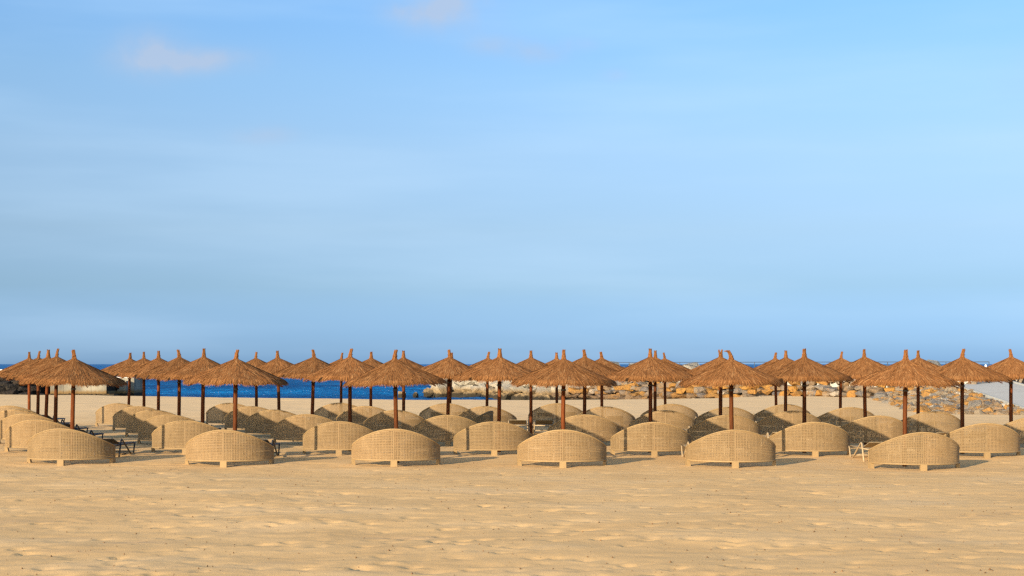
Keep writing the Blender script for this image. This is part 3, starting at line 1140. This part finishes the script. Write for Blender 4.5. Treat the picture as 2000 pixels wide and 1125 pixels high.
def wicker_panel(s0, s1):
    n = int(round((s1 - s0) / PITCH))
    st = (s1 - s0) / n
    mb = MB()
    rj = random.Random(int(s0 * 100))
    cols_ = [s0 + i * st + (rj.uniform(-.1, .1) * st if 0 < i < n else 0) for i in range(n + 1)]
    rows_ = [0.0]
    while rows_[-1] < 1.0:
        rows_.append(rows_[-1] + PITCH * rj.uniform(0.9, 1.1))

    def P(s_, z, o):
        p, nn, h = scr(s_)
        q = p + nn * o
        return (q.x, q.y, z)
    for i in range(n):
        a, b = cols_[i], cols_[i + 1]
        hp = (b - a - HOLE) / 2
        hmin = min(scr(a)[2], scr(b)[2]) - 0.02
        nr = sum(1 for q in rows_[1:] if q < hmin - Z0 - 0.02)
        z = Z0 + 0.02
        mb.add([P(a, Z0, THICK), P(b, Z0, THICK), P(b, z, THICK), P(a, z, THICK)], [(0, 1, 2, 3)])
        mb.add([P(a, Z0, 0), P(b, Z0, 0), P(b, z, 0), P(a, z, 0)], [(3, 2, 1, 0)])
        for j in range(nr):
            z1 = Z0 + 0.02 + rows_[j + 1]
            g = (z1 - z - HOLE) / 2
            jit = 0.0012 * math.sin(i * 12.9 + j * 78.2)
            so, zo = [(a, z), (b, z), (b, z1), (a, z1)], [(a + hp, z + g + jit), (b - hp, z + g + jit), (b - hp, z1 - g + jit), (a + hp, z1 - g + jit)]
            # strands bulge: outer corners lie proud where the weave crosses
            vs = [P(s_, zz_, THICK) for s_, zz_ in so] + [P(s_, zz_, THICK * 0.62) for s_, zz_ in zo] + [P(s_, zz_, 0) for s_, zz_ in so] + [P(s_, zz_, THICK * .3) for s_, zz_ in zo]
            fs = []
            for k in range(4):
                k2 = (k + 1) % 4
                fs += [(k, k2, 4 + k2, 4 + k), (8 + k2, 8 + k, 12 + k, 12 + k2), (4 + k, 4 + k2, 12 + k2, 12 + k)]
            mb.add(vs, fs)
            z = z1
        ha, hb_ = scr(a)[2], scr(b)[2]
        mb.add([P(a, z, THICK), P(b, z, THICK), P(b, hb_, THICK), P(a, ha, THICK)], [(0, 1, 2, 3)])
        mb.add([P(a, z, 0), P(b, z, 0), P(b, hb_, 0), P(a, ha, 0)], [(3, 2, 1, 0)])
    me = bpy.data.meshes.new('wicker_panel')
    me.from_pydata(mb.v, [], mb.f)
    me.materials.append(M_WICKER)
    me.update()
    return me


half = SLEN / 2
PANELS = [wicker_panel(0.03, half - 0.012), wicker_panel(half + 0.012, SLEN - 0.03)]


def arc_tube(zf, rad, off, n=48, seg=7, name='rim', mat=M_RIM):
    mb = MB()
    pts = []
    for i in range(n + 1):
        p, nn, h = scr(0.012 + (SLEN - 0.024) * i / n)
        q = p + nn * off
        pts.append((q.x, q.y, zf(h)))
    mb.tube(pts, rad, seg)
    return mb.mesh(name, mat, True)


TOPRIM = arc_tube(lambda h: h + 0.004, 0.019, THICK / 2, name='top_rim')
BOTRIM = arc_tube(lambda h: Z0, 0.017, THICK / 2, name='bottom_rim')
mb = MB()
p, nn, h = scr(half)
mb.box(-0.012, 0.012, p.y - THICK - 0.001, p.y + 0.008, Z0, h)
STILE = mb.mesh('centre_stile', M_WICKER)


def foot_mesh(s_, w, name='foot'):
    p, nn, h = scr(s_)
    a = math.atan2(nn.y, nn.x)
    M = Matrix.Translation(p) @ Matrix.Rotation(a, 4, 'Z')
    mb = MB()
    vs = [M @ Vector(q) for q in ((-0.10, -w, -0.14), (0.022, -w, -0.14), (0.022, w, -0.14), (-0.10, w, -0.14),
                                  (-0.04, -w * 0.95, Z0 + 0.005), (0.02, -w * 0.95, Z0 + 0.005), (0.02, w * 0.95, Z0 + 0.005), (-0.04, w * 0.95, Z0 + 0.005))]
    mb.add(vs, [(3, 2, 1, 0), (4, 5, 6, 7), (0, 1, 5, 4), (1, 2, 6, 5), (2, 3, 7, 6), (3, 0, 4, 7)])
    return mb.mesh(name, M_RIM)


FEET = [foot_mesh(0.10, 0.095), foot_mesh(half, 0.08), foot_mesh(SLEN - 0.10, 0.095)]
POSTS = []
for e in (0.014, SLEN - 0.014):
    p, nn, h = scr(e)
    mb = MB()
    mb.box(p.x - 0.02, p.x + 0.02, p.y - 0.016, p.y + 0.016, -0.14, h + 0.008)
    POSTS.append(mb.mesh('end_post', M_RIM))


def windscreen(x, y, rz, label):
    zg = sand_at(x, y - SB)
    w = empty('wicker_windscreen', (x, y, max(zg, float(ground_z(x, y)) - 0.03)), rz)
    tag(w, label, 'windscreen', 'wicker windscreens in rows on the beach')
    for me in PANELS:
        link('wicker_panel', me, w)
    link('top_rim', TOPRIM, w)
    link('bottom_rim', BOTRIM, w)
    link('centre_stile', STILE, w)
    for me in FEET:
        link('foot', me, w)
    for me in POSTS:
        link('end_post', me, w)
    return w


# ------------------------------------------------------------------ sun loungers
def side_frame(x, mat):
    mb = MB()
    mb.tube([(x, 0.32, -0.06), (x, 0.42, 0.16), (x, 0.55, 0.425), (x, 0.60, 0.445), (x, 0.66, 0.425), (x, 1.30, 0.10), (x, 1.62, -0.06)], 0.021, 7)
    return mb.mesh('side_leg', mat, True)


def lounger_parts(mf, ms):
    out = [('side_leg', side_frame(-0.31, mf)), ('side_leg', side_frame(0.31, mf))]
    for x in (-0.31, 0.31):
        mb = MB()
        mb.tube([(x, 1.64, -0.06), (x, 1.80, 0.27), (x, 1.86, 0.295)], 0.019, 7)
        out.append(('foot_leg', mb.mesh('foot_leg', mf, True)))
    mb = MB()
    mb.tube([(-0.285, 0.02, 0.31), (-0.285, 1.9, 0.29), (0.285, 1.9, 0.29), (0.285, 0.02, 0.31), (-0.285, 0.02, 0.31)], 0.018, 7)
    out.append(('bed_frame', mb.mesh('bed_frame', mf, True)))
    mb = MB()
    mb.box(-0.275, 0.275, 0.62, 1.88, 0.305, 0.315)
    out.append(('seat_sling', mb.mesh('seat_sling', ms)))
    mb = MB()
    M = Matrix.Translation((0, 0.60, 0.325)) @ Matrix.Rotation(R(-14), 4, 'X')
    mb.box(-0.275, 0.275, -0.66, 0, 0, 0.012, M)
    out.append(('backrest', mb.mesh('backrest', ms)))
    mb = MB()
    mb.tube([(-0.31, 1.30, 0.10), (0.31, 1.30, 0.10)], 0.014, 6)
    out.append(('cross_bar', mb.mesh('cross_bar', mf, True)))
    return out


L_DARK = lounger_parts(M_DARK, M_DSLING)
L_BEIGE = lounger_parts(M_BEIGE, M_BSLING)


def lounger(x, y, rz, beige, label):
    l = empty('sun_lounger', (x, y, float(ground_z(x, y)) + 0.01), rz)
    tag(l, label, 'sun lounger', 'sun loungers paired behind the windscreens')
    for nm, me in (L_BEIGE if beige else L_DARK):
        link(nm, me, l)


SHADE_TEXT = {1: 'fully sunlit tan wicker windscreen', 2: 'wicker windscreen crossed by thin pole shadow'}
for row, spots in SPOTS.items():
    n_in_row = sum(1 for q in spots if q[2] is not None)
    cnt = n_in_row
    for ci, (pf, pa, pc) in enumerate(spots):
        if pf < -100:
            continue
        du = depth(row, pf)
        xu = (pf - 1000) * du / F
        d = du - 0.42
        if pc is not None:
            x = (pc - 1000) * (d - 0.2) / F
            windscreen(x, d, rnd.uniform(-.035, .035), '%s, %s from the ramp end of the %s' % (SHADE_TEXT.get(row, 'tan wicker windscreen partly in umbrella shade'), ORD[cnt], ROWNAME[row]))
            cnt -= 1
        else:
            x = xu
        beige = pf > 1020
        k = ORD[len(spots) - ci]
        lab = '%s sun lounger on the %%s side of the %s umbrella from the ramp, %s' % ('beige' if beige else 'charcoal', k, ROWNAME[row])
        for sd in (-1, 1):
            lounger(x + sd * 0.43 + rnd.uniform(-.03, .03), d + 1.12 + rnd.uniform(-0.12, 0.15), rnd.uniform(-.03, .03), beige, lab % ('ramp' if sd > 0 else 'quay'))
# the screen of the fourth row that has been turned about and stands in shade
xd = (908 - 1000) * 46.0 / F
windscreen(xd, 45.6, R(72), 'wicker windscreen turned sideways with its dark shaded side showing, fourth row')

# ------------------------------------------------------------------ grit and scraps on the sand
mb = MB()
rnd = random.Random(77)
for _ in range(1500):
    y = 15 + 30 * rnd.random() ** 1.3
    x = rnd.uniform(-1, 1) * y * 0.37
    z = sand_at(x, y)
    sz = 0.006 + 0.014 * rnd.random() ** 3
    vs = [(x + sz * rnd.uniform(.6, 1.3) * math.cos(a), y + sz * rnd.uniform(.6, 1.3) * math.sin(a), z + 0.002) for a in (0.2, 1.7, 3.2, 4.8)]
    vs.append((x, y, z + sz * rnd.uniform(.7, 1.3) + 0.006))
    mb.add(vs, [(0, 1, 4), (1, 2, 4), (2, 3, 4), (3, 0, 4)])
grit = link('beach_grit', mb.mesh('beach_grit', M_PEB))
tag(grit, 'small dark pebbles and scraps scattered over the sand', 'pebbles', kind='stuff')
